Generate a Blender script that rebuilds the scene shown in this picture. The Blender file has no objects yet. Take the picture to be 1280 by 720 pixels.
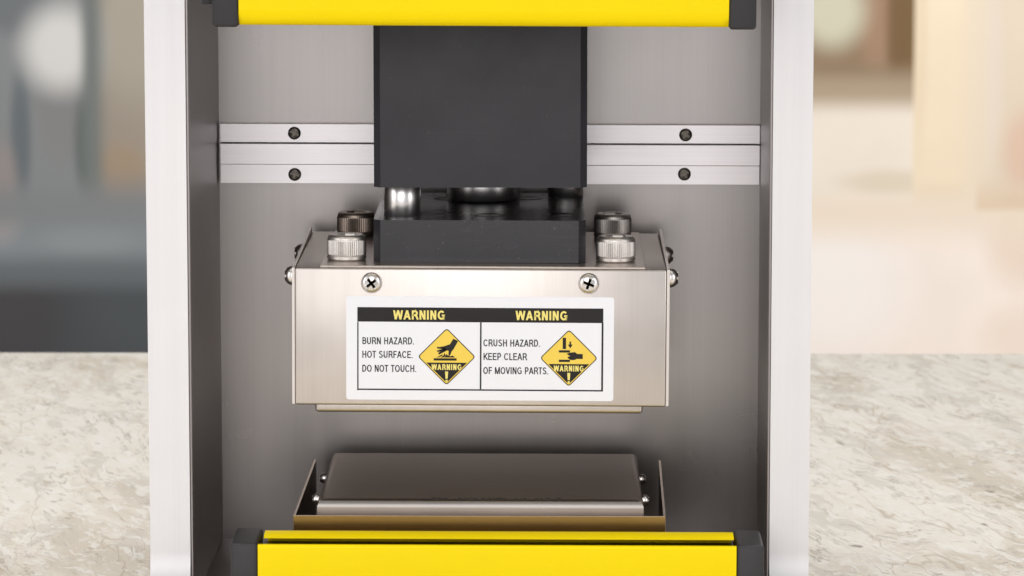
import bpy, bmesh, math, random
from mathutils import Vector, Matrix, Euler
random.seed(7)
S = 0.001                                   # everything below is measured in millimetres
scene = bpy.context.scene
C = scene.collection
R = math.radians

# ------------------------------------------------------------------ camera
PITCH, YAW, F = R(7.74), R(0.5), 5076.0
CAM = Vector((21.0, -1250.0, 275.7))
ROT = Euler((R(90) - PITCH, 0, YAW)).to_matrix()
cd = bpy.data.cameras.new('camera'); cam = bpy.data.objects.new('camera', cd); C.objects.link(cam)
cam.location = CAM * S; cam.rotation_euler = (R(90) - PITCH, 0, YAW)
cd.sensor_width = 36; cd.lens = 36 * F / 1280; cd.clip_start = 0.05; cd.clip_end = 100
cd.dof.use_dof = True; cd.dof.focus_distance = 1.285
cd.dof.aperture_fstop = (cd.lens / 1000) / 0.0034
scene.camera = cam

# ------------------------------------------------------------------ world and light
w = bpy.data.worlds.new('World'); scene.world = w; w.use_nodes = True
bg = w.node_tree.nodes['Background']
bg.inputs[0].default_value = (0.93, 0.95, 1.0, 1); bg.inputs[1].default_value = 0.44

def area(name, loc, target, sx, sy, power, col=(1, 1, 1)):
    l = bpy.data.lights.new(name, 'AREA'); l.shape = 'RECTANGLE'; l.size = sx; l.size_y = sy
    l.energy = power; l.color = col
    o = bpy.data.objects.new(name, l); C.objects.link(o); o.location = loc
    o.rotation_euler = (Vector(target) - Vector(loc)).to_track_quat('-Z', 'Y').to_euler()
    return o
area('softbox_front', (-0.2, -1.8, 0.55), (0, 0, 0.12), 1.3, 1.35, 10, (1, 0.985, 0.975))
area('softbox_strip', (-0.03, -1.95, 0.42), (0, 0, 0.10), 0.36, 1.0, 1.1, (1, 0.98, 0.96))
area('softbox_left', (-1.3, -0.9, 0.5), (0, 0.05, 0.1), 0.5, 1.1, 5, (1, 0.98, 0.96))
area('softbox_right', (1.3, -1.0, 0.5), (0, 0.05, 0.1), 0.5, 1.1, 5, (1, 0.98, 0.96))
area('softbox_top', (0, 0.2, 1.5), (0, 0.3, 0), 1.6, 1.2, 17, (1, 0.985, 0.97))
area('room_light_right', (1.8, 4.0, 1.6), (0.9, 6.6, -0.5), 1.4, 1.4, 74, (1, 0.985, 0.97))
area('room_light_left', (-2.0, 4.0, 1.6), (-0.9, 6.6, -0.5), 1.4, 1.4, 46, (0.95, 0.98, 1))

scene.view_settings.view_transform = 'Standard'; scene.view_settings.look = 'None'
scene.view_settings.exposure = 0.0; scene.view_settings.gamma = 1.0
scene.view_settings.use_curve_mapping = False
scene.render.engine = 'CYCLES'; scene.cycles.max_bounces = 8

# ------------------------------------------------------------------ measuring
def P(px, py, Y):                            # a measured point of the photograph at depth Y (mm)
    d = ROT @ Vector((px - 640, 360 - py, -F)); t = (Y - CAM.y) / d.y
    return CAM + d * t
def PX(px, py, Y): return P(px, py, Y).x
def PZ(px, py, Y): return P(px, py, Y).z

# ------------------------------------------------------------------ materials
def nm(nt, t, **kw):
    n = nt.nodes.new(t)
    for k, v in kw.items(): setattr(n, k, v)
    return n
def base(name):
    m = bpy.data.materials.new(name); m.use_nodes = True
    nt = m.node_tree; return m, nt, nt.nodes['Principled BSDF']
def noise(nt, vec, scale, detail=4, rough=0.6, dist=0.0):
    n = nm(nt, 'ShaderNodeTexNoise'); n.inputs['Scale'].default_value = scale
    n.inputs['Detail'].default_value = detail; n.inputs['Roughness'].default_value = rough
    n.inputs['Distortion'].default_value = dist
    nt.links.new(vec, n.inputs['Vector']); return n
def mapping(nt, sc, rot=(0, 0, 0), loc=(0, 0, 0)):
    tc = nm(nt, 'ShaderNodeTexCoord'); mp = nm(nt, 'ShaderNodeMapping')
    mp.inputs['Scale'].default_value = sc; mp.inputs['Rotation'].default_value = rot; mp.inputs['Location'].default_value = loc
    nt.links.new(tc.outputs['Object'], mp.inputs['Vector']); return mp.outputs[0]
def ramp(nt, fac, stops, interp='LINEAR'):
    r = nm(nt, 'ShaderNodeValToRGB'); cr = r.color_ramp; cr.interpolation = interp
    while len(cr.elements) < len(stops): cr.elements.new(0.5)
    for e, (p, c) in zip(cr.elements, stops): e.position = p; e.color = (*c, 1) if len(c) == 3 else c
    nt.links.new(fac, r.inputs[0]); return r.outputs[0]
def mix(nt, fac, a, b, mode='MIX'):
    m = nm(nt, 'ShaderNodeMix', data_type='RGBA', blend_type=mode)
    for s, v in ((0, fac), (6, a), (7, b)):
        if isinstance(v, (int, float)): m.inputs[s].default_value = v
        elif isinstance(v, tuple): m.inputs[s].default_value = (*v, 1)
        else: nt.links.new(v, m.inputs[s])
    return m.outputs[2]
def bump(nt, p, h, dist, strength=1.0):
    b = nm(nt, 'ShaderNodeBump'); b.inputs['Distance'].default_value = dist; b.inputs['Strength'].default_value = strength
    nt.links.new(h, b.inputs['Height']); nt.links.new(b.outputs[0], p.inputs['Normal'])

def metal(name, col, rough, grain='Z', streak=0.12, metallic=1.0, bmp=0.00002, blotch=0.06, fine=2500, spec=0.5):
    """sheet metal with brush lines running along one axis"""
    m, nt, p = base(name)
    lo = 18
    sc = {'Z': (fine, fine, lo), 'X': (lo, fine, fine), 'Y': (fine, lo, fine), 'N': (fine, fine, fine)}[grain]
    v = mapping(nt, sc); n = noise(nt, v, 1.0, 5, 0.7)
    n2 = noise(nt, mapping(nt, tuple(s * 0.12 for s in sc)), 1.0, 3, 0.6)
    n3 = noise(nt, mapping(nt, (14, 14, 14)), 1.0, 4, 0.6)
    d = tuple(c * (1 - streak) for c in col); l = tuple(min(1, c * (1 + streak)) for c in col)
    c1 = ramp(nt, n.outputs[0], [(0.3, d), (0.7, l)])
    c2 = mix(nt, 0.45, c1, ramp(nt, n2.outputs[0], [(0.3, d), (0.7, l)]))
    k = tuple([1 - blotch * 2] * 3)
    c3 = mix(nt, 1.0, c2, ramp(nt, n3.outputs[0], [(0.35, k), (0.65, (1, 1, 1))]), 'MULTIPLY')
    nt.links.new(c3, p.inputs['Base Color'])
    p.inputs['Metallic'].default_value = metallic
    p.inputs['Specular IOR Level'].default_value = spec
    rr = nm(nt, 'ShaderNodeMapRange'); nt.links.new(n3.outputs[0], rr.inputs[0])
    rr.inputs[3].default_value = rough * 0.85; rr.inputs[4].default_value = rough * 1.2
    nt.links.new(rr.outputs[0], p.inputs['Roughness'])
    bump(nt, p, n.outputs[0], bmp)
    return m
def paint(name, col, rough, var=0.04, scale=60, bmp=0.00001, coat=0.0, spec=0.5, wear=0.0, wearcol=(0.3, 0.28, 0.27)):
    m, nt, p = base(name)
    n = noise(nt, mapping(nt, (scale,) * 3), 1.0, 4, 0.6)
    c = ramp(nt, n.outputs[0], [(0.3, tuple(c * (1 - var) for c in col)), (0.7, tuple(min(1, c * (1 + var)) for c in col))])
    if wear:                                                     # dust specks and hair scratches
        sp = noise(nt, mapping(nt, (700,) * 3), 1.0, 2, 0.5)
        k = ramp(nt, sp.outputs[0], [(0.70, (0, 0, 0)), (0.76, (wear,) * 3)]); c = mix(nt, k, c, wearcol)
        sc = noise(nt, mapping(nt, (30, 30, 420), (0.2, 0.5, 0.3)), 1.0, 6, 0.6, 0.3)
        g = noise(nt, mapping(nt, (40,) * 3, loc=(.3, .1, .2)), 1.0, 2, 0.5)
        k2 = mix(nt, 1.0, ramp(nt, sc.outputs[0], [(0.494, (0, 0, 0)), (0.5, (wear,) * 3), (0.506, (0, 0, 0))]), ramp(nt, g.outputs[0], [(0.5, (0, 0, 0)), (0.65, (1, 1, 1))]), 'MULTIPLY')
        c = mix(nt, k2, c, wearcol)
    nt.links.new(c, p.inputs['Base Color'])
    rn = noise(nt, mapping(nt, (22, 22, 30)), 1.0, 5, 0.6); rr = nm(nt, 'ShaderNodeMapRange'); nt.links.new(rn.outputs[0], rr.inputs[0])
    rr.inputs[1].default_value = .3; rr.inputs[2].default_value = .7; rr.inputs[3].default_value = rough * .8; rr.inputs[4].default_value = rough * 1.25
    nt.links.new(rr.outputs[0], p.inputs['Roughness']); p.inputs['Coat Weight'].default_value = coat
    p.inputs['Specular IOR Level'].default_value = spec
    n2 = noise(nt, mapping(nt, (4000,) * 3), 1.0, 2, 0.6); bump(nt, p, n2.outputs[0], bmp)
    return m

M = {}
M['frame'] = metal('satin_aluminium', (0.76, 0.74, 0.745), 0.44, 'Z', 0.03, 0.5, 0.000004, 0.035)
M['inner'] = metal('inner_side_steel', (0.33, 0.30, 0.295), 0.36, 'Z', 0.10, 0.9, 0.00001, 0.08)
M['back'] = metal('back_brushed_steel', (0.335, 0.31, 0.30), 0.28, 'Z', 0.05, 0.85, 0.000001, 0.02)
M['rail'] = metal('rail_aluminium', (0.78, 0.74, 0.75), 0.36, 'X', 0.07, 0.85, 0.00001, 0.03)
M['box'] = metal('warm_brushed_steel', (0.66, 0.60, 0.56), 0.30, 'Z', 0.06, 0.85, 0.00001, 0.09)
M['boxtop'] = metal('warm_steel_top', (0.50, 0.44, 0.40), 0.34, 'X', 0.08, 0.95, 0.00001, 0.08)
M['platen'] = metal('heat_tinted_steel', (0.44, 0.36, 0.305), 0.40, 'X', 0.10, 0.85, 0.00001, 0.10)
M['lip'] = metal('steel_lip', (0.42, 0.385, 0.36), 0.38, 'X', 0.10, 1.0, 0.00001, 0.08)
M['tray'] = metal('tray_steel', (0.42, 0.31, 0.225), 0.22, 'X', 0.06, 1.0, 0.000006, 0.05)
M['black'] = paint('black_anodised', (0.026, 0.025, 0.030), 0.42, 0.12, 40, 0.000006, spec=.35, wear=.13, wearcol=(.16, .15, .15))
M['plate'] = paint('black_oxide', (0.026, 0.0245, 0.028), 0.26, 0.12, 60, 0.000004, spec=.4, wear=.5, wearcol=(.16, .14, .12))
M['worn'] = metal('worn_black_edge', (0.20, 0.185, 0.18), 0.4, 'N', 0.35, 0.8, 0.00001, 0.35, 300)
M['cap'] = paint('black_plastic', (0.022, 0.020, 0.022), 0.45, 0.05, 80, 0.00003)
M['slot'] = paint('slot_brown_black', (0.03, 0.02, 0.012), 0.4)
M['yellow'] = paint('yellow_powder_coat', (1.0, 0.74, 0.0), 0.42, 0.02, 30, 0.000004, 0.0, 0.14, wear=.12, wearcol=(.75, .5, .05))
M['chrome'] = metal('polished_steel', (0.92, 0.89, 0.88), 0.27, 'Z', 0.04, 1.0, 0.000003, 0.04)
M['bolt'] = metal('bolt_steel', (0.80, 0.75, 0.71), 0.42, 'N', 0.10, 1.0, 0.000006, 0.12, 900)
M['boltbrown'] = metal('tarnished_bolt_steel', (0.50, 0.41, 0.35), 0.42, 'N', 0.14, 1.0, 0.000006, 0.2, 900)
M['screw'] = metal('nickel_screw', (0.84, 0.80, 0.78), 0.27, 'N', 0.08, 1.0, 0.000005, 0.08, 900)
M['darkscrew'] = metal('black_screw', (0.13, 0.115, 0.10), 0.30, 'N', 0.2, 1.0, 0.00001, 0.2, 900)
M['label'] = paint('label_white', (0.91, 0.91, 0.96), 0.38, 0.012, 25, 0.000004)
M['ink'] = paint('label_black_ink', (0.018, 0.015, 0.015), 0.45, spec=.25)
M['inkyellow'] = paint('label_yellow_ink', (0.94, 0.67, 0.085), 0.45, 0.02)
M['inkpale'] = paint('label_pale_yellow_ink', (0.95, 0.80, 0.22), 0.45, 0.02)

def marble():
    m, nt, p = base('pale_travertine')
    v = mapping(nt, (1.1, 0.255, 1.0))
    warp = noise(nt, v, 22, 4, 0.6)
    vm = nm(nt, 'ShaderNodeVectorMath', operation='MULTIPLY_ADD')
    nt.links.new(warp.outputs['Color'], vm.inputs[0]); vm.inputs[1].default_value = (0.022, 0.022, 0.022)
    nt.links.new(v, vm.inputs[2])
    def sub(sc, rot=0):
        r = nm(nt, 'ShaderNodeMapping'); r.inputs['Rotation'].default_value = (0, 0, rot); nt.links.new(vm.outputs[0], r.inputs['Vector'])
        mp = nm(nt, 'ShaderNodeMapping'); mp.inputs['Scale'].default_value = sc
        nt.links.new(r.outputs[0], mp.inputs['Vector']); return mp.outputs[0]
    big = noise(nt, sub((13, 26, 1), R(24)), 1.0, 10, 0.70, 0.7)
    c = ramp(nt, big.outputs[0], [(0.38, (0.67, 0.59, 0.475)), (0.455, (0.765, 0.695, 0.585)), (0.51, (0.85, 0.785, 0.675)), (0.62, (0.90, 0.84, 0.745))])
    # crisp flakes: paler and darker chips with sharp rims, lying along the bedding
    for sc, rot, lo, col, k in (((34, 74, 1), 28, .55, (0.60, 0.545, 0.46), .55), ((95, 330, 1), 14, .56, (0.95, 0.92, 0.86), .55),
                                ((170, 640, 1), 22, .60, (0.47, 0.41, 0.33), .55), ((230, 520, 1), 10, .60, (0.96, 0.93, 0.88), .4)):
        n = noise(nt, sub(sc, R(rot)), 1.0, 5, 0.62, 0.15)
        c = mix(nt, ramp(nt, n.outputs[0], [(lo, (0, 0, 0)), (lo + .010, (k * .85,) * 3)]), c, col)
    cr = noise(nt, sub((26, 130, 1), R(26)), 1.0, 7, 0.66, 0.4)       # thin cracks
    crk = ramp(nt, cr.outputs[0], [(0.486, (0, 0, 0)), (0.5, (1, 1, 1)), (0.514, (0, 0, 0))])
    cm = noise(nt, sub((40, 80, 1)), 1.0, 3, 0.5)
    crm = mix(nt, 1.0, crk, ramp(nt, cm.outputs[0], [(0.47, (0, 0, 0)), (0.57, (0.9, 0.9, 0.9))]), 'MULTIPLY')
    c = mix(nt, crm, c, (0.33, 0.275, 0.20))
    c2 = noise(nt, sub((9, 42, 1), R(30)), 1.0, 4, 0.5, 0.3)          # long tan seams
    s2 = ramp(nt, c2.outputs[0], [(0.4955, (0, 0, 0)), (0.5, (.75, .75, .75)), (0.5045, (0, 0, 0))])
    c = mix(nt, s2, c, (0.50, 0.40, 0.28))
    vo = nm(nt, 'ShaderNodeTexVoronoi'); vo.inputs['Scale'].default_value = 1.0     # small pits
    nt.links.new(sub((60, 150, 1), R(16)), vo.inputs['Vector'])
    pit = ramp(nt, vo.outputs['Distance'], [(0.06, (1, 1, 1)), (0.14, (0, 0, 0))])
    pk = mix(nt, 1.0, pit, ramp(nt, vo.outputs['Color'], [(0.60, (0, 0, 0)), (0.64, (0.9, 0.9, 0.9))]), 'MULTIPLY')
    c = mix(nt, pk, c, (0.25, 0.205, 0.15))
    nt.links.new(c, p.inputs['Base Color'])
    rg = ramp(nt, big.outputs[0], [(0.4, (0.5,) * 3), (0.6, (0.36,) * 3)]); nt.links.new(rg, p.inputs['Roughness'])
    bump(nt, p, cr.outputs[0], 0.0002, 0.5)
    return m
M['marble'] = marble()

# ------------------------------------------------------------------ object helpers
ORG = {}
def finish(name, bm, mat, parent=None, origin=None, smooth=35):
    """bm is in world millimetres; it becomes one mesh object with its origin at `origin`"""
    if origin is None:
        lo = Vector([min(v.co[i] for v in bm.verts) for i in range(3)]); hi = Vector([max(v.co[i] for v in bm.verts) for i in range(3)])
        origin = (lo + hi) / 2
    origin = Vector(origin)
    for v in bm.verts: v.co = (v.co - origin) * S
    bmesh.ops.recalc_face_normals(bm, faces=bm.faces)
    me = bpy.data.meshes.new(name); bm.to_mesh(me); bm.free()
    for mt in (mat if isinstance(mat, (list, tuple)) else [mat]): me.materials.append(mt)
    me.polygons.foreach_set('use_smooth', [True] * len(me.polygons)); me.set_sharp_from_angle(angle=R(smooth))
    o = bpy.data.objects.new(name, me); C.objects.link(o)
    po = ORG[parent.name] if parent else Vector((0, 0, 0))
    if parent: o.parent = parent
    o.location = (origin - po) * S; ORG[o.name] = origin
    return o
def inst(src, parent, origin, rot=None):
    c = src.copy(); C.objects.link(c); c.parent = parent
    c.location = (Vector(origin) - ORG[parent.name]) * S; ORG[c.name] = Vector(origin)
    if rot: c.rotation_euler = rot
    return c
def box(bm, x0, x1, y0, y1, z0, z1, bev=0.0, seg=2, edges=None):
    g = bmesh.ops.create_cube(bm, size=1.0)['verts']
    for v in g: v.co = Vector((x0 + (v.co.x + .5) * (x1 - x0), y0 + (v.co.y + .5) * (y1 - y0), z0 + (v.co.z + .5) * (z1 - z0)))
    if bev > 0:
        es = list({e for v in g for e in v.link_edges})
        if edges: es = [e for e in es if edges(e)]
        bmesh.ops.bevel(bm, geom=es, offset=bev, segments=seg, profile=0.5, affect='EDGES')
    return bm
def mkbox(*a, **k): return box(bmesh.new(), *a, **k)
def prism(bm, pts, axis, a, b):
    """pts: polygon in the two other axes (X:(y,z)  Y:(x,z)  Z:(x,y)), extruded from a to b"""
    def co(p, t):
        return {'X': (t, p[0], p[1]), 'Y': (p[0], t, p[1]), 'Z': (p[0], p[1], t)}[axis]
    A = [bm.verts.new(co(p, a)) for p in pts]; B = [bm.verts.new(co(p, b)) for p in pts]
    n = len(pts); bm.faces.new(A); bm.faces.new(B[::-1])
    for i in range(n): bm.faces.new((A[i], B[i], B[(i + 1) % n], A[(i + 1) % n]))
    return bm
def bevel_all(bm, off, seg=2, ang=30, mi=0):
    es = [e for e in bm.edges if len(e.link_faces) == 2 and e.calc_face_angle(0) > R(ang)]
    r = bmesh.ops.bevel(bm, geom=es, offset=off, segments=seg, profile=0.5, affect='EDGES')
    if mi:
        for f in r['faces']: f.material_index = mi
    return bm
def rings(rows, N=64, cap0=True, cap1=True, phase=0.0):
    """surface of rings about +Z; each row is f(theta) -> (radius, z)"""
    bm = bmesh.new(); L = []
    for f in rows:
        L.append([bm.verts.new((f(t)[0] * math.cos(t + phase), f(t)[0] * math.sin(t + phase), f(t)[1])) for t in [2 * math.pi * i / N for i in range(N)]])
    for a, b in zip(L, L[1:]):
        for i in range(N): bm.faces.new((a[i], a[(i + 1) % N], b[(i + 1) % N], b[i]))
    if cap0: bm.faces.new(L[0][::-1])
    if cap1:
        c = bm.verts.new((0, 0, sum(v.co.z for v in L[-1]) / N))
        for i in range(N): bm.faces.new((L[-1][i], L[-1][(i + 1) % N], c))
    return bm
def const(r, z): return lambda t: (r, z)
def move(bm, rot, off):
    bmesh.ops.transform(bm, matrix=Matrix.Translation(Vector(off)) @ rot.to_4x4(), verts=bm.verts); return bm

def socket_bolt(r=6.2, h=8.0, af=5.6):
    K = 56; N = K * 4
    kn = lambda rr, z: (lambda t: (rr - 0.20 * (0.5 - 0.5 * math.cos(K * t)), z))
    hx = lambda s, z: (lambda t: ((af / 2) * s / math.cos(((t + math.pi / 6) % (math.pi / 3)) - math.pi / 6), z))
    rows = [const(r - .5, 0), const(r - .25, .3), const(r, .5), const(r, 1.3), const(r - .22, 1.42), kn(r - .02, 1.7), kn(r, 2.0), kn(r, 6.2), kn(r - .02, 6.4), const(r - .18, 6.6),
            const(r - .15, 6.9), const(r - .3, 7.4), const(r - .7, 7.8), const(r - 1.2, h), const(r - 1.9, h), const(r - 2.1, h - .05),
            hx(1.10, h - .1), hx(1.0, h - .5), hx(1.0, h - 3.6), hx(.5, h - 4.0)]
    return rings(rows, N)
def pan_screw(r=3.2, h=2.1, w=0.42, L=1.75, N=96, flat=False):
    def cross(s, z):
        def f(t):
            p = ((t + math.pi / 4) % (math.pi / 2)) - math.pi / 4
            a = L / max(math.cos(p), 1e-4); b = w / max(abs(math.sin(p)), 1e-4)
            return (min(a, b) * s, z)
        return f
    if flat:
        rows = [const(r, 0), const(r, .25), const(r * .96, .4), const(r * .8, .5)]; top = .55
    else:
        rows = [const(r * .97, 0), const(r, .35)] + [const(r * math.cos(a) ** .75, .35 + (h - .35) * math.sin(a)) for a in [R(x) for x in (14, 28, 42, 52, 60)]]; top = h
    ztop = lambda rr: top - (0 if flat else 0.10 * (rr / L) ** 2)
    rows += [lambda t: ((cross(1.06, 0)(t)[0] + 0.10), ztop(cross(1, 0)(t)[0])), lambda t: (cross(1, 0)(t)[0], ztop(cross(1, 0)(t)[0]) - .06),
             cross(.92, top - 1.2), cross(.75, top - 2.1)]
    return rings(rows, N)
ZtoNegY = Matrix.Rotation(R(90), 3, 'X')
ZtoX = Matrix.Rotation(R(90), 3, 'Y'); ZtoNegX = Matrix.Rotation(R(-90), 3, 'Y')

# ------------------------------------------------------------------ room behind and worktop
def setting(o): o['kind'] = 'structure'; return o
def thing(o, label, cat, group=None):
    o['label'] = label; o['category'] = cat
    if group: o['group'] = group
    return o
fl = setting(finish('floor', mkbox(-4000, 4000, -3000, 9000, -930, -900), paint('floor_paint', (0.42, 0.38, 0.34), 0.6)))
setting(finish('wall', mkbox(-4000, 4000, 7900, 8000, -900, 2600), paint('wall_paint', (0.62, 0.58, 0.52), 0.7)))

zt = 0.0
yb = P(640, 441, 0); d = (ROT @ Vector((0, 360 - 441, -F))); tt = -CAM.z / d.z; YB = (CAM + d * tt).y
ct = finish('marble_worktop', mkbox(-700, 700, -420, YB, -30, 0, bev=1.5), M['marble'])
thing(ct, 'pale beige veined stone worktop the steel press stands on', 'worktop')

def sr(r, g, b, k=1.0): return tuple(((c / 255) ** 2.2) * k for c in (r, g, b))
def soft_paint(name, col, soft, spots, a, b, Y, var=.03, rough=.8):
    """mottled base with lens blur, blurred things and lamp glow painted in: its colour drifts near chosen edges (left, right, top, bottom as (colour, px)) and in round patches (px, py, rx, ry, colour, amount)"""
    m, nt, p = base(name); v = mapping(nt, (6, 6, 6)); n = noise(nt, v, 1.0, 3, .5)
    c = ramp(nt, n.outputs[0], [(0.3, tuple(x * (1 - var) for x in col)), (0.7, tuple(min(1, x * (1 + var)) for x in col))])
    tc = nm(nt, 'ShaderNodeTexCoord'); sp = nm(nt, 'ShaderNodeSeparateXYZ'); nt.links.new(tc.outputs['Object'], sp.inputs[0])
    pxm = abs(P(641, 200, Y).x - P(640, 200, Y).x) * S; ctr = (a + b) / 2; w, h = (b.x - a.x) * S, (a.z - b.z) * S
    for px, py, rx, ry, sc, am in spots:
        q = (P(px, py, Y) - ctr) * S
        def part(o, c0, r):
            x = nm(nt, 'ShaderNodeMath', operation='SUBTRACT'); nt.links.new(sp.outputs[o], x.inputs[0]); x.inputs[1].default_value = c0
            y = nm(nt, 'ShaderNodeMath', operation='DIVIDE'); nt.links.new(x.outputs[0], y.inputs[0]); y.inputs[1].default_value = r
            z = nm(nt, 'ShaderNodeMath', operation='POWER'); nt.links.new(y.outputs[0], z.inputs[0]); z.inputs[1].default_value = 2; return z.outputs[0]
        ad = nm(nt, 'ShaderNodeMath', operation='ADD'); nt.links.new(part(0, q.x, rx * pxm), ad.inputs[0]); nt.links.new(part(2, q.z, ry * pxm), ad.inputs[1])
        sq = nm(nt, 'ShaderNodeMath', operation='SQRT'); nt.links.new(ad.outputs[0], sq.inputs[0])
        mr = nm(nt, 'ShaderNodeMapRange', interpolation_type='SMOOTHSTEP'); nt.links.new(sq.outputs[0], mr.inputs[0])
        mr.inputs[1].default_value = 1.45; mr.inputs[2].default_value = 0.45; mr.inputs[3].default_value = 0; mr.inputs[4].default_value = am
        c = mix(nt, mr.outputs[0], c, sc)
    for k, e in enumerate(soft):
        if not e: continue
        mr = nm(nt, 'ShaderNodeMapRange', interpolation_type='SMOOTHSTEP'); d = e[1] * pxm
        half = (w if k < 2 else h) / 2; sgn = -1 if k in (0, 3) else 1
        nt.links.new(sp.outputs[0 if k < 2 else 2], mr.inputs[0])
        mr.inputs[1].default_value = sgn * (half - d); mr.inputs[2].default_value = sgn * half
        c = mix(nt, mr.outputs[0], c, e[0])
    nt.links.new(c, p.inputs['Base Color']); p.inputs['Roughness'].default_value = rough; p.inputs['Specular IOR Level'].default_value = .1
    return m
def bgbox(name, label, cat, x0, x1, y0, y1, Y, depth, col, rough=0.8, bev=0, parent=None, var=.03, soft=(), spots=()):
    a = Vector((PX(x0, 130, Y), Y, PZ(640, y0, Y))); b = Vector((PX(x1, 130, Y), Y, PZ(640, y1, Y)))
    o = finish(name, mkbox(a.x, b.x, Y, Y + depth, b.z, a.z, bev=bev, seg=2), soft_paint(name + '_paint', col, soft, spots, a, b, Y, var, rough), parent)
    if label: thing(o, label, cat)
    return o
# left side of the room
K = .90
BL = sr(142, 147, 149, K)
bgbox('cabinet', 'out of focus dark grey cabinet just above the worktop edge on the left', 'cabinet', -260, 420, 342, 640, 6400, 500, sr(84, 86, 88, K),
      soft=(None, None, (sr(112, 116, 118, K), 34), None), spots=((20, 400, 60, 90, sr(80, 76, 75, K), .6), (185, 380, 70, 80, sr(92, 96, 98, K), .5)))
bgbox('bench_top', 'blurred light grey bench front above the dark cabinet on the left', 'bench', -260, 420, 262, 342, 6400, 500, BL,
      soft=(None, None, (sr(138, 139, 139, K), 40), (sr(112, 116, 118, K), 36)), spots=((0, 270, 26, 34, sr(172, 162, 160, K), .7), (110, 300, 60, 22, sr(152, 157, 158, K), .6)))
bgbox('wood_door', 'blurred tan wooden door beside the left frame post', 'door', 114, 420, -300, 262, 6400, 60, sr(166, 154, 140, K),
      soft=((sr(124, 128, 124, K), 26), None, None, (sr(138, 139, 139, K), 60)),
      spots=((170, 40, 60, 90, sr(184, 176, 160, K), .7), (152, 214, 34, 36, sr(172, 148, 122, K), .7), (112, 60, 24, 60, sr(176, 174, 170, K), .7)))
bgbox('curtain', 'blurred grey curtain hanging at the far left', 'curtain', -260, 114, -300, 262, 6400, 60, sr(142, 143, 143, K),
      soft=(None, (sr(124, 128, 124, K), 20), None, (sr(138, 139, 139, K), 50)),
      spots=((76, 140, 30, 60, sr(140, 136, 134, K), .6), (26, 170, 13, 80, sr(104, 111, 114, K), .8), (20, 10, 50, 34, sr(112, 116, 118, K), .7), (106, 180, 13, 66, sr(98, 106, 102, K), .8), (76, 60, 48, 54, sr(226, 222, 216, K * 1.15), .8), (2, 225, 20, 50, sr(160, 148, 142, K), .7)))  # brightest patch: glow of an out-of-focus globe lamp, put into the curtain colour
# right side of the room
CR = sr(238, 224, 206)
bgbox('cream_counter', 'blurred pale cream counter behind the worktop on the right', 'counter', 860, 1560, 262, 700, 6400, 400, sr(243, 230, 219),
      soft=(None, None, (sr(234, 218, 198), 60), None), spots=((1040, 360, 90, 80, sr(244, 238, 232), .8), (1278, 300, 44, 60, sr(230, 208, 186), .7), (1275, 420, 50, 40, sr(232, 212, 192), .5), (1268, 262, 22, 14, sr(186, 166, 136), .8)))
bgbox('cream_cabinet', 'blurred cream cupboard front under the dark wall unit', 'cupboard', 860, 1142, 114, 262, 6400, 100, sr(234, 222, 206),
      soft=(None, None, (sr(172, 154, 130), 34), (sr(234, 218, 198), 30)), spots=((1110, 228, 60, 16, sr(214, 200, 176), .7),))
bgbox('cream_pillar', 'blurred cream pillar right of the dark wall unit', 'pillar', 1142, 1222, -300, 262, 6400, 100, sr(238, 220, 192),
      soft=(None, (sr(231, 215, 192), 30), None, (sr(234, 218, 198), 40)), spots=((1150, 60, 10, 130, sr(226, 206, 176), .6), (1180, 250, 50, 20, sr(228, 208, 178), .6)))
bgbox('beige_curtain', 'blurred beige curtain at the far right edge', 'curtain', 1222, 1560, -300, 262, 6400, 60, sr(226, 210, 188),
      soft=((sr(231, 215, 192), 24), None, None, (sr(222, 200, 174), 50)), spots=((1235, 90, 18, 120, sr(228, 214, 200), .7), (1282, 190, 28, 52, sr(218, 182, 160), .7), (1268, 262, 26, 16, sr(180, 160, 130), .8)))
bgbox('dark_wall_unit', 'blurred dark brown wall unit at upper right', 'wall unit', 860, 1142, -300, 114, 6400, 100, sr(146, 124, 100),
      soft=(None, (sr(122, 98, 70), 24), None, (sr(172, 154, 130), 44)),
      spots=((1096, 30, 22, 60, sr(168, 136, 112), .7), (1124, 30, 16, 110, sr(110, 84, 56), .7), (1040, 14, 42, 46, sr(208, 204, 180), .95), (1060, 95, 80, 14, sr(120, 102, 76), .6)))

# ------------------------------------------------------------------ the press
press = bpy.data.objects.new('heat_press', None); C.objects.link(press); press.empty_display_size = 0.05
press.location = (0, 0.05, 0); ORG[press.name] = Vector((0, 50, 0))
thing(press, 'steel benchtop heat press with yellow guard bars and warning sticker', 'press')
YW = 108.0                                       # back wall
ZF = PZ(600, 757, 0)                             # inner floor level
ZTOP = PZ(600, -210, 0)
XL0, XL1 = PX(184, 360, 0), PX(234.5, 360, 0)    # left post, outer and inner face
XR0, XR1 = PX(964.5, 360, 0), PX(1014, 360, 0)
RAD = 17.0
def post_profile(y_front=0.0):
    pts = [(YW + 14, 0.0), (YW + 14, ZTOP), (y_front, ZTOP)]
    zc = ZF + RAD
    pts.append((y_front, zc))
    for i in range(1, 13):                       # the face sweeps forward into a foot
        a = R(90) * i / 12
        pts.append((y_front - RAD * (1 - math.cos(a)), zc - RAD * math.sin(a)))
    pts += [(y_front - RAD - 22, ZF), (y_front - RAD - 24, ZF - 2), (y_front - RAD - 24, 0.0)]
    return pts
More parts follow.
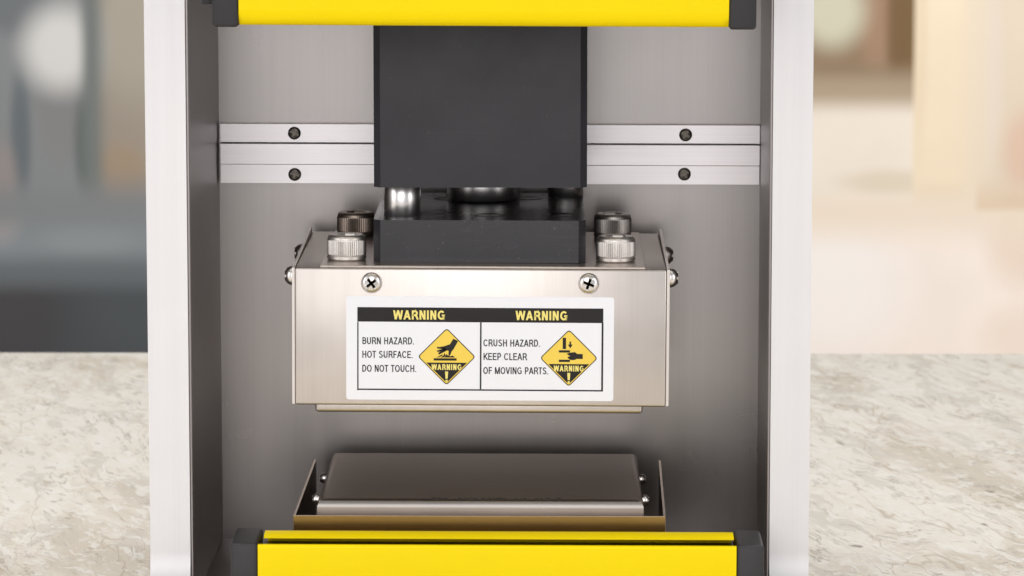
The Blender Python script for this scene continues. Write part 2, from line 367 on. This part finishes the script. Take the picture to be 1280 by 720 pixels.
for x0, x1, side in ((XL0, XL1, -1), (XR0, XR1, 1)):
    bm = prism(bmesh.new(), post_profile(), 'X', x0, x1)
    xi = x1 if side < 0 else x0; sh = 0.6 if side < 0 else 2.6
    for v in bm.verts:
        if abs(v.co.x - xi) < .01 and v.co.y > 0: v.co.x += sh * v.co.y / YW
    bevel_all(bm, .3, 2, 40)
    o = finish('side_post', bm, M['frame'], press)
    # darker brushed liner sheet on the inside of the post
    t = 0.9
    a, b = (xi + .02, xi + t) if side < 0 else (xi - t, xi - .02)
    bm = mkbox(a, b, 1.1, YW, ZF + .02, ZTOP, bev=.2, seg=1)
    for v in bm.verts: v.co.x += sh * v.co.y / YW
    finish('inner_side_panel', bm, M['inner'], press)
finish('back_panel', mkbox(XL1 - 2, XR0 + 4, YW, YW + 6, ZF - 2, ZTOP), M['back'], press)
bm = mkbox(XL1 + .05, XR0 - .05, -60, YW, 0.4, ZF, bev=.3)
finish('base_plate', bm, M['inner'], press)
finish('top_panel', mkbox(XL1, XR0, 0, YW, ZTOP - 5, ZTOP - .3, bev=.3), M['frame'], press)

# rails across the back wall, each in two lengths, behind the column
def rail(name, y0, y1, proud, step=None):
    z0, z1 = PZ(600, y1, YW - proud), PZ(600, y0, YW - proud)
    xl, xr = PX(275.5, 190, YW - proud), PX(949.5, 190, YW - proud)
    if step:
        zs = PZ(600, step, YW - proud)
        pts = [(YW, z0), (YW - proud + .75, z0), (YW - proud + .75, zs), (YW - proud, zs + .3), (YW - proud, z1), (YW, z1)]
    else: pts = [(YW, z0), (YW - proud, z0), (YW - proud, z1), (YW, z1)]
    bm = prism(bmesh.new(), pts, 'X', xl, xr); bevel_all(bm, .34, 2, 80)
    o = finish(name, bm, M['rail'], press, smooth=8); o.rotation_euler = (0, R(0.14), 0); return o
rA = rail('guide_rail', 156, 178.5, 5.0)
rB = rail('guide_rail', 181, 230, 7.5, 207)
scr = None
for par, px, py, dy in ((rA, 368, 167, 5.0), (rA, 857, 168, 5.0), (rB, 368.5, 218.5, 6.75), (rB, 855.5, 217, 6.75)):
    Y = YW - dy - .05; p = P(px, py, Y)
    if scr is None:
        bm = pan_screw(2.15, 1.0, .45, 1.35, 96); move(bm, ZtoNegY, p)
        scr = finish('cross_screw', bm, M['darkscrew'], par, p)
        scr.rotation_euler = (0, R(25), 0)
    else: inst(scr, par, p, (0, R(random.uniform(0, 90)), 0))

# ---- heating block
YF = 3.0; DEP = 94.0; CT = P(600, 422, YF); TILT = R(0.30)
bx0, bx1 = PX(365, 422, YF), PX(836.5, 422, YF)
bz0, bz1 = PZ(600, 507.5, YF), PZ(600, 336, YF)
bm = mkbox(bx0 + .9, bx1 - .9, YF, YF + DEP, bz0, bz1, bev=.7, seg=3)
blk = finish('heating_block', bm, M['box'], press, CT)
blk.data.materials.append(M['boxtop'])
for pl in blk.data.polygons:
    if pl.normal.z > .8: pl.material_index = 1
lx0, lx1 = PX(399, 332, YF), PX(807, 332, YF)
finish('cover_plate', mkbox(lx0, lx1, YF + 1.8, YF + DEP - 2, bz1 - .2, bz1 + .55, bev=.15, seg=1), M['boxtop'], blk)
for x, s in ((bx0, 1), (bx1, -1)):
    xa, xb = sorted((x, x + s * .85))
    bm = prism(bmesh.new(), [(YF + .3, bz0 + .3), (YF + .3, bz1 - .1), (YF + DEP * .5, bz1 + .5), (YF + DEP, bz1 + 1.5), (YF + DEP, bz0 + .3)], 'X', xa, xb)
    bevel_all(bm, .12, 1, 40); finish('side_plate', bm, M['box'], blk)
    for yy, pz in ((12, 352), (62, 349)):
        z = PZ(600, pz, YF); p = Vector((x, YF + yy, z - (0 if yy < 20 else 0)))
        bm = pan_screw(3.1, 3.0); move(bm, ZtoNegX if s > 0 else ZtoX, p)
        finish('cross_screw', bm, M['screw'], blk, p)
fs = None
for px, py, a in ((464, 354, 52), (735.5, 353.5, 20)):
    p = P(px, py, YF)
    if fs is None:
        bm = pan_screw(3.3, 2.1); move(bm, ZtoNegY, p); fs = finish('cross_screw', bm, M['screw'], blk, p)
    else: fs = inst(fs, blk, p)
    fs.rotation_euler = (0, R(a), 0)
zt_ = bz1 + .55
sb = None
for px, yy, mat in ((433, 17, 'bolt'), (769, 17, 'bolt'), (433, 78, 'boltbrown'), (769, 78, 'bolt')):
    p = Vector((PX(px, 325, YF + 17), YF + yy, zt_))
    if sb is None or mat != 'bolt':
        bm = socket_bolt(); move(bm, Matrix.Rotation(R(12), 3, 'Z'), p); o = finish('socket_bolt', bm, M[mat], blk, p)
        if sb is None: sb = o
        else: o['label'] = 'brown tarnished socket bolt'
    else: inst(sb, blk, p, (0, 0, R(random.uniform(0, 60))))
# washers
blk.rotation_euler = (0, TILT, 0)
# upper platen under the block
ux0, ux1 = PX(394, 512, YF + 5), PX(803.5, 512, YF + 5)
bm = mkbox(ux0, ux1, YF + 5, YF + 86, PZ(600, 516.5, YF + 5), bz0 + 1, bev=1.1, seg=3)
o = finish('upper_platen', bm, M['box'], press); o.rotation_euler = (0, TILT * .8, 0)

# ---- column and mounting plate
YP = YF + 9.5
def chamfered(x0, x1, y0, y1, z0, z1, c, bev=.18):
    pts = [(x0 + c, y0), (x1 - c, y0), (x1, y0 + c), (x1, y1), (x0, y1), (x0, y0 + c)]
    bm = prism(bmesh.new(), pts, 'Z', z0, z1); bevel_all(bm, bev, 1, 25, 1); return bm
zpt = PZ(600, 275.5, YP)
mp_ = finish('mounting_plate', chamfered(PX(467, 300, YP + 2), PX(732, 300, YP + 2), YP, YP + 78, bz1 + .6, zpt, 2.2, .17), [M['plate'], M['worn']], press)
mp_.rotation_euler = (0, TILT * .5, 0)
zc0 = PZ(600, 234.5, YP)
col = finish('ram_column', chamfered(PX(467, 130, YP + 2), PX(734, 130, YP + 2), YP, YP + 82, zc0, ZTOP - 5.2, 2.1, .12), [M['black'], M['worn']], press)
def cyl(name, px, ymid, r, z0, z1, mat, bev=.3, pxy=250):
    p = Vector((PX(px, pxy, ymid), ymid, z0)); h = z1 - z0
    bm = rings([const(r - bev, 0), const(r, bev), const(r, h - bev), const(r - bev, h)], 48); move(bm, Matrix.Identity(3), p)
    return finish(name, bm, M[mat], press, smooth=50)
cyl('guide_pin', 503, YP + 14.5, 5.85, zpt - .3, zc0 + .6, 'chrome')
cyl('guide_pin', 707, YP + 70, 5.85, zpt - .3, zc0 + .6, 'chrome')
cyl('piston_rod', 604.5, YP + 58, 12.0, zpt + .5, zc0 + .6, 'chrome')
cyl('piston_seat', 604.5, YP + 58, 7.0, zpt - .2, zpt + .55, 'plate', bev=.1)
for px, yy in ((612, 14), (702, 15), (560, 60), (660, 62)):       # counterbored cap screws sunk in the plate
    p = Vector((PX(px, 270, YP + yy), YP + yy, zpt + .04))
    bm = rings([const(4.8, 0), const(4.8, .05), const(4.3, .12), const(4.2, .06), const(2.2, .05), const(2.0, .03)], 40); move(bm, Matrix.Identity(3), p)
    finish('sunk_screw', bm, M['darkscrew'], mp_)

# ---- lower platen and tray
YL = YF + 3; LT = R(0.12)
lx0, lx1 = PX(396.5, 625, YL), PX(804.5, 625, YL)
lzt = PZ(600, 625, YL)
ltz0 = ZF + 8
bm = mkbox(lx0, lx1, YL, YL + 86, lzt - 13, lzt, bev=2.6, seg=6, edges=lambda e: all(abs(v.co.z - lzt) < .01 for v in e.verts))
lp = finish('lower_platen', bm, M['platen'], press); lp.rotation_euler = (0, LT, 0)
lp.data.materials.append(M['lip'])
for pl in lp.data.polygons:
    if pl.normal.y < -.35 and pl.normal.z > .1: pl.material_index = 1
s0 = None
for s, x in ((-1, lx0), (1, lx1)):
    s0 = None
    for yy, py in ((6, 629), (48, 633)):
        p = Vector((x, YL + yy, PZ(600, py, YL)))
        bm = pan_screw(1.75, 1.9, .3, 1.0, 48); move(bm, ZtoX if s > 0 else ZtoNegX, p); finish('cross_screw', bm, M['screw'], lp, p)
bm = bmesh.new()
for _ in range(46):
    px = random.choice([random.uniform(538, 560), random.uniform(572, 655), random.uniform(575, 640), random.uniform(655, 700)])
    p = P(px, 624.4, YL); w2, d2 = random.uniform(.15, .8), random.uniform(.15, .45)
    box(bm, p.x - w2, p.x + w2, YL + 1.9 + random.uniform(-.5, .9), YL + 3.2 + d2, lzt - .35, lzt + random.uniform(.03, .12))
o = finish('charred_residue', bm, M['slot'], lp); o['kind'] = 'stuff'
# carrier under the lower platen
finish('platen_base', mkbox(lx0 + 3, lx1 - 3, YL + 3, YL + 78, ZF + .1, lzt - 13.1, bev=.5), M['plate'], press)
YT = -2.0
tx0, tx1 = PX(366.5, 645, YT), PX(832, 645, YT); tz = PZ(600, 645, YT); tb = ZF + 1.2; th = .7; TD = 96
tray_p = None
bm = bmesh.new(); box(bm, tx0, tx1, YT, YT + th, tb, tz, bev=.12, seg=1)
tr = finish('drip_tray', bm, M['tray'], press); tr.rotation_euler = (0, LT * .5, 0)
finish('tray_floor', mkbox(tx0 + th, tx1 - th, YT + th, YT + TD, tb - .8, tb, bev=.1, seg=1), M['tray'], tr)
for x in (tx0, tx1 - th):
    bm = prism(bmesh.new(), [(YT + th, tb), (YT + TD, tb), (YT + TD, tz + .6), (YT + th, tz)], 'X', x, x + th); bevel_all(bm, .1, 1)
    for v in bm.verts: v.co.x += 1.1 * (v.co.y - YT) / TD
    finish('tray_side', bm, M['tray'], tr)

# ---- yellow guard bars
def guard_bar(px0, px1, cap0, cap1, ytop_front, height, YB0, tilt, py):
    D = 24.0; x0, x1 = PX(px0, py, YB0), PX(px1, py, YB0); c0, c1 = PX(cap0, py, YB0), PX(cap1, py, YB0)
    zt2 = PZ(600, ytop_front, YB0); zb = zt2 - height; r = 0.9
    def arc(cy, cz, rad, a0, a1, n=6): return [(cy + rad * math.cos(R(a0 + (a1 - a0) * i / n)), cz + rad * math.sin(R(a0 + (a1 - a0) * i / n))) for i in range(n + 1)]
    body = arc(YB0 + r, zt2 - r, r, 90, 180) + arc(YB0 + 5, zb + 5, 5, 180, 270) + [(YB0 + D - 3, zb), (YB0 + D - 3, zb + 2), (YB0 + D - 3, zt2 - 8), (YB0 + 1.8, zt2 - 8), (YB0 + 1.8, zt2)]
    bm = prism(bmesh.new(), body, 'X', x0, x1)
    o = finish('guard_bar', bm, M['yellow'], press, smooth=40)
    lip = [(YB0 + 5.5, zt2 + 1.0), (YB0 + 5.5, zt2 + 1.4), (YB0 + 8, zt2 + 2.0), (YB0 + 12.5, zt2 + 2.1), (YB0 + D, zt2 - .6), (YB0 + D, zt2 - 8), (YB0 + D - 1.5, zt2 - 8), (YB0 + D - 1.5, zt2 - 1.6), (YB0 + 12, zt2 + .8)]
    bm = prism(bmesh.new(), lip, 'X', x0 + 1.5, x1 - .6); bevel_all(bm, .2, 2, 40); finish('rear_lip', bm, M['yellow'], o)
    finish('slot_insert', mkbox(x0 + .4, x1 - .4, YB0 + 2.0, YB0 + D - 1.7, zt2 - 7.8, zt2 - 3.2), M['slot'], o)
    for a, b in ((c0, x0), (x1, c1)):
        a2, b2 = (a, b - .05) if a == c0 else (a + .05, b)
        bm = mkbox(a2, b2, YB0 - .3, YB0 + D + 1, zb - .4, zt2 + .5, bev=1.1, seg=4)
        finish('end_cap', bm, M['cap'], o)
    o.rotation_euler = (0, tilt, 0); return o
guard_bar(322, 920.5, 288, 955, 682.5, 34, -34, R(.14), 690)
b2 = guard_bar(298.5, 911.5, 265, 946, 33 - 34 / .2405, 34, -34, R(.26), 20)

q0, q1 = P(252, 5, -8), P(266, -16, -8)
finish('stop_block', mkbox(q0.x, q1.x, -9, -3, q0.z, q1.z, bev=.5), M['cap'], press)
# ---- warning label
lab_y = YF - .12
def lp_(px, py, off=0.0): q = P(px, py, YF - off); return q.x, q.z
def flat(bm, pts, Y, mi=0):
    f = bm.faces.new([bm.verts.new((x, Y, z)) for x, z in pts]); f.material_index = mi; return f
def rrect(x0, x1, z0, z1, r, n=6):
    out = []
    for cx, cz, a0 in ((x1 - r, z1 - r, 0), (x0 + r, z1 - r, 90), (x0 + r, z0 + r, 180), (x1 - r, z0 + r, 270)):
        out += [(cx + r * math.cos(R(a0 + 90 * i / n)), cz + r * math.sin(R(a0 + 90 * i / n))) for i in range(n + 1)]
    return out
x0, z1 = lp_(432.5, 370.5); x1, z0 = lp_(767, 500.5)
bm = prism(bmesh.new(), rrect(x0, x1, z0, z1, .9), 'Y', YF - .15, YF - .01)
lab = finish('warning_label', bm, M['label'], press, CT)
def strip(name, polys, mat, off):
    bm = bmesh.new()
    for pts in polys: prism(bm, pts, 'Y', YF - off, YF - off + .03)
    return finish(name, bm, M[mat], lab)
def rp(px0, px1, py0, py1):
    a = lp_(px0, py0); b = lp_(px1, py1); return [(a[0], a[1]), (b[0], a[1]), (b[0], b[1]), (a[0], b[1])]
strip('header_band', [rp(446.5, 754, 384.5, 403)], 'ink', .20)
strip('printed_border', [rp(446.5, 448.5, 403, 488.5), rp(752, 754, 403, 488.5), rp(448.5, 752, 486.3, 488.5), rp(600, 602, 403, 486.3)], 'ink', .20)
def arcp(cx, cy, rx, ry, a0, a1, n=10): return [(cx + rx * math.cos(R(a0 + (a1 - a0) * i / n)), cy + ry * math.sin(R(a0 + (a1 - a0) * i / n))) for i in range(n + 1)]
def glyph(c, h):
    """plain grotesque capitals as pen strokes; cap height 1, h = half the pen width"""
    T, B = 1 - h, h; m = .52
    if c == 'W': return 1.0, [[(1.15 * h, 1), (.27, 0)], [(.27, 0), (.5, 1)], [(.5, 1), (.73, 0)], [(.73, 0), (1 - 1.15 * h, 1)]]
    if c == 'V': return .72, [[(1.15 * h, 1), (.36, 0)], [(.36, 0), (.72 - 1.15 * h, 1)]]
    if c == 'A': return .74, [[(1.15 * h, 0), (.37, 1)], [(.37, 1), (.74 - 1.15 * h, 0)], [(.17, .32), (.57, .32)]]
    if c == 'M': return .92, [[(.07 + h, 0), (.07 + h, 1)], [(.07 + 1.1 * h, 1), (.46, 0)], [(.46, 0), (.85 - 1.1 * h, 1)], [(.85 - h, 1), (.85 - h, 0)]]
    if c == 'N': return .76, [[(.08 + h, 0), (.08 + h, 1)], [(.08 + 1.15 * h, 1), (.68 - 1.15 * h, 0)], [(.68 - h, 0), (.68 - h, 1)]]
    if c == 'I': return .28, [[(.14, 0), (.14, 1)]]
    if c == 'H': return .76, [[(.08 + h, 0), (.08 + h, 1)], [(.68 - h, 0), (.68 - h, 1)], [(.08 + h, m), (.68 - h, m)]]
    if c == 'E': return .68, [[(.64, T), (.08 + h, T), (.08 + h, B), (.65, B)], [(.08 + h, m), (.60, m)]]
    if c == 'F': return .62, [[(.60, T), (.08 + h, T), (.08 + h, 0)], [(.08 + h, m - .02), (.54, m - .02)]]
    if c == 'L': return .58, [[(.08 + h, 1), (.08 + h, B), (.56, B)]]
    if c == 'T': return .62, [[(.02, T), (.60, T)], [(.31, T), (.31, 0)]]
    if c == 'K': return .70, [[(.08 + h, 0), (.08 + h, 1)], [(.64, 1), (.08 + h, .38)], [(.28, .58), (.68, 0)]]
    if c == 'Z': return .64, [[(.06, T), (.59, T)], [(.59 - h, 1 - h), (.04 + h, h)], [(.04, B), (.60, B)]]
    if c == 'P': return .68, [[(.08 + h, 0), (.08 + h, T), (.38, T)] + arcp(.38, (T + .44) / 2, .26 - h, (T - .44) / 2, 90, -90) + [(.08 + h, .44)]]
    if c == 'R': return .74, [[(.08 + h, 0), (.08 + h, T), (.42, T)] + arcp(.42, (T + .48) / 2, .26 - h, (T - .48) / 2, 90, -90) + [(.08 + h, .48)], [(.40, .48), (.52, .40), (.70 - h * .3, 0)]]
    if c == 'B': return .70, [[(.08 + h, B), (.08 + h, T), (.36, T)] + arcp(.38, (T + .53) / 2, .24 - h, (T - .53) / 2, 90, -90) + [(.08 + h, .53)], [(.38, .53)] + arcp(.40, (.53 + B) / 2, .27 - h, (.53 - B) / 2, 90, -90) + [(.08 + h, B)]]
    if c == 'D': return .76, [[(.08 + h, B), (.08 + h, T), (.34, T)] + arcp(.34, .5, .36 - h, .5 - h, 90, -90, 14) + [(.08 + h, B)]]
    if c == 'O': return .82, [arcp(.41, .5, .37 - h, .5 - h, 90, 450, 24)]
    if c == 'C': return .76, [arcp(.40, .5, .36 - h, .5 - h, 38, 322, 20)]
    if c == 'G': return .82, [arcp(.41, .5, .37 - h, .5 - h, 42, 330, 20) + [(.76 - h, .20), (.76 - h, .46), (.44, .46)]]
    if c == 'U': return .76, [[(.08 + h, 1), (.08 + h, .36)] + arcp(.38, .36, .30 - h, .36 - h, 180, 360, 12) + [(.68 - h, 1)]]
    if c == 'S': return .70, [arcp(.345, .745, .27 - h, .255 - h, 20, 230, 10) + [(.40, .50)] + arcp(.355, .27, .29 - h, .27 - h, 55, -165, 10)]
    if c == '.': return .28, [[(.14, 0), (.14, .13)]]
    return .34, []
def ribbon(bm, pts, hw, Y):
    q = [Vector(p) for p in pts]; closed = (q[0] - q[-1]).length < 1e-6; L, Rr = [], []
    if closed: q = q[:-1]
    n = len(q)
    if n == 2 and abs(q[1].y - q[0].y) > .5 * abs(q[1].x - q[0].x):      # level-cut stroke end
        dd = q[1] - q[0]; k = hw * dd.length / abs(dd.y)
        bm.faces.new([bm.verts.new((x, Y, z)) for x, z in ((q[0].x - k, q[0].y), (q[0].x + k, q[0].y), (q[1].x + k, q[1].y), (q[1].x - k, q[1].y))]); return
    for i in range(n):
        a = q[i - 1] if (i > 0 or closed) else None; b = q[(i + 1) % n] if (i < n - 1 or closed) else None
        d1 = (q[i] - a).normalized() if a is not None else None; d2 = (b - q[i]).normalized() if b is not None else None
        if d1 is None: d1 = d2
        if d2 is None: d2 = d1
        n1, n2 = Vector((-d1.y, d1.x)), Vector((-d2.y, d2.x)); mm = n1 + n2
        mm = n1 if mm.length < 1e-4 else mm.normalized()
        k = hw / max(mm.dot(n1), .42)
        L.append(bm.verts.new((q[i].x + mm.x * k, Y, q[i].y + mm.y * k))); Rr.append(bm.verts.new((q[i].x - mm.x * k, Y, q[i].y - mm.y * k)))
    for i in range(n if closed else n - 1): j = (i + 1) % n; bm.faces.new((L[i], L[j], Rr[j], Rr[i]))
def text(s, px0, px1, pyc, cap, mat, off=.20, pen=1.1, name='printed_text', SP=.10):
    a = lp_(px0, pyc - cap / 2); b = lp_(px1, pyc + cap / 2); H = a[1] - b[1]; h = pen / cap / 2
    tot = sum(glyph(c, h)[0] + SP for c in s) - SP; kx = (b[0] - a[0]) / tot; x = 0; bm = bmesh.new()
    for c in s:
        adv, st = glyph(c, h)
        for k, pl in enumerate(st):
            ribbon(bm, [(a[0] + (x + u) * kx, b[1] + v * H) for u, v in pl], h * H, YF - off - .006 * k)
        x += adv + SP
    bm.normal_update()
    for f in bm.faces:
        if f.normal.y > 0: f.normal_flip()
    o = finish(name, bm, M[mat], lab); return o
text('WARNING', 491, 557, 394, 11.6, 'inkpale', .24, 2.3, SP=0.0)
text('WARNING', 644, 710, 394, 11.6, 'inkpale', .24, 2.3, SP=0.0)
for s, a, b, y in (('BURN HAZARD.', 452.5, 518, 426.5), ('HOT SURFACE.', 452.5, 516.5, 443.5), ('DO NOT TOUCH.', 452.5, 521, 461),
                   ('CRUSH HAZARD.', 604, 675.5, 428.5), ('KEEP CLEAR', 604, 659, 445.5), ('OF MOVING PARTS.', 604, 686, 463)):
    text(s, a, b, y, 8.8, 'ink', .20, 1.25, SP=.02)
def diamond(cx, cy, h, r=.9):
    c = lp_(cx, cy); hh = abs(lp_(cx + h, cy)[0] - c[0]); pts = []
    for ang in (0, 90, 180, 270):
        k = hh - r * math.sqrt(2)
        ox, oz = c[0] + k * math.cos(R(ang)), c[1] + k * math.sin(R(ang))
        pts += [(ox + r * math.cos(R(ang + t)), oz + r * math.sin(R(ang + t))) for t in (-45, -22, 0, 22, 45)]
    return pts
def cut_below(pts, z):                                # lower part of a convex outline
    out = []
    for i in range(len(pts)):
        a, b = pts[i], pts[(i + 1) % len(pts)]
        if a[1] <= z: out.append(a)
        if (a[1] <= z) != (b[1] <= z):
            t = (z - a[1]) / (b[1] - a[1]); out.append((a[0] + t * (b[0] - a[0]), z))
    return out
def poly(pts, cx, cy): return [lp_(cx + x, cy + y) for x, y in pts]
def sign(cx, cy, shapes):
    strip('warning_sign', [diamond(cx, cy, 36.2)], 'ink', .20)
    strip('sign_face', [diamond(cx, cy, 34.6, .75)], 'inkyellow', .24)
    strip('sign_lower_half', [cut_below(diamond(cx, cy, 33.0, .6), lp_(cx, cy + 7.4)[1])], 'ink', .28)
    text('WARNING', cx - 19, cx + 19, cy + 12.9, 7.2, 'inkpale', .32, 1.45, SP=.06)
    strip('exclamation_mark', [poly([(-1.9, 18.4), (1.9, 18.4), (1.3, 27.4), (-1.3, 27.4)], cx, cy), poly([(-1.4, 28.8), (1.4, 28.8), (1.2, 31.2), (-1.2, 31.2)], cx, cy)], 'inkpale', .32)
    strip('sign_pictogram', [poly(s, cx, cy) for s in shapes], 'ink', .28)
hand_hot = [
    [(8.2, -22.5), (14.2, -19.8), (8.5, -9.5), (6, -6.5), (4.6, -2.2), (2.2, -1.6), (2.4, -7.4), (-1.5, -8.4), (-5, -12.6), (4, -15.6)],
    [(-5, -13), (-1, -9.4), (-11.6, -10.2), (-12.4, -12.6), (-9, -12)], [(-2.5, -10.6), (.6, -8), (-9.6, -2.6), (-10.8, -4.4)], [(-3, -10.6), (-1, -8.4), (-11.4, -5.8), (-12.2, -7.8)],
    [(-16.2, 1.9), (12.4, 1.9), (12.4, 4.8), (-16.2, 4.8)],
    [(-12.5, .9), (-9, -1.2), (-5.6, -3), (-4.6, -2), (-8, -.2), (-10, .9)], [(-8.2, .9), (-4, -1.4), (-2.6, -5.2), (-1.4, -1.6), (-3.6, .9)],
    [(-3, .9), (.2, -3.6), (1.6, -1), (3.4, -2.4), (4, -.4), (7.6, -1.6), (10.4, .9)]]
hand_crush = [
    [(-7.8, -25.5), (-3.6, -25.5), (-3.6, -11.4), (-7.8, -11.4)],
    [(.7, -20.8), (2.7, -20.8), (2.7, -17), (.7, -17)], [(-1.2, -17), (4.6, -17), (1.7, -12.2)],
    [(-12.5, -9.9), (1.4, -9.9), (1.4, -7), (-12.5, -7)], [(-12.5, 1.9), (1.4, 1.9), (1.4, 4.8), (-12.5, 4.8)],
    [(-3.2, -5.4), (2, -7), (7.5, -7.6), (10.4, -5.4), (17.4, -5.2), (17.4, .8), (9.6, 1), (6.6, 2.4), (2, 2.2), (-.6, .4), (-2, -1.2), (1.6, -2.6)]]
sign(558.5, 446, hand_hot)
sign(711.2, 447, hand_crush)
lab.rotation_euler = (0, TILT, 0)
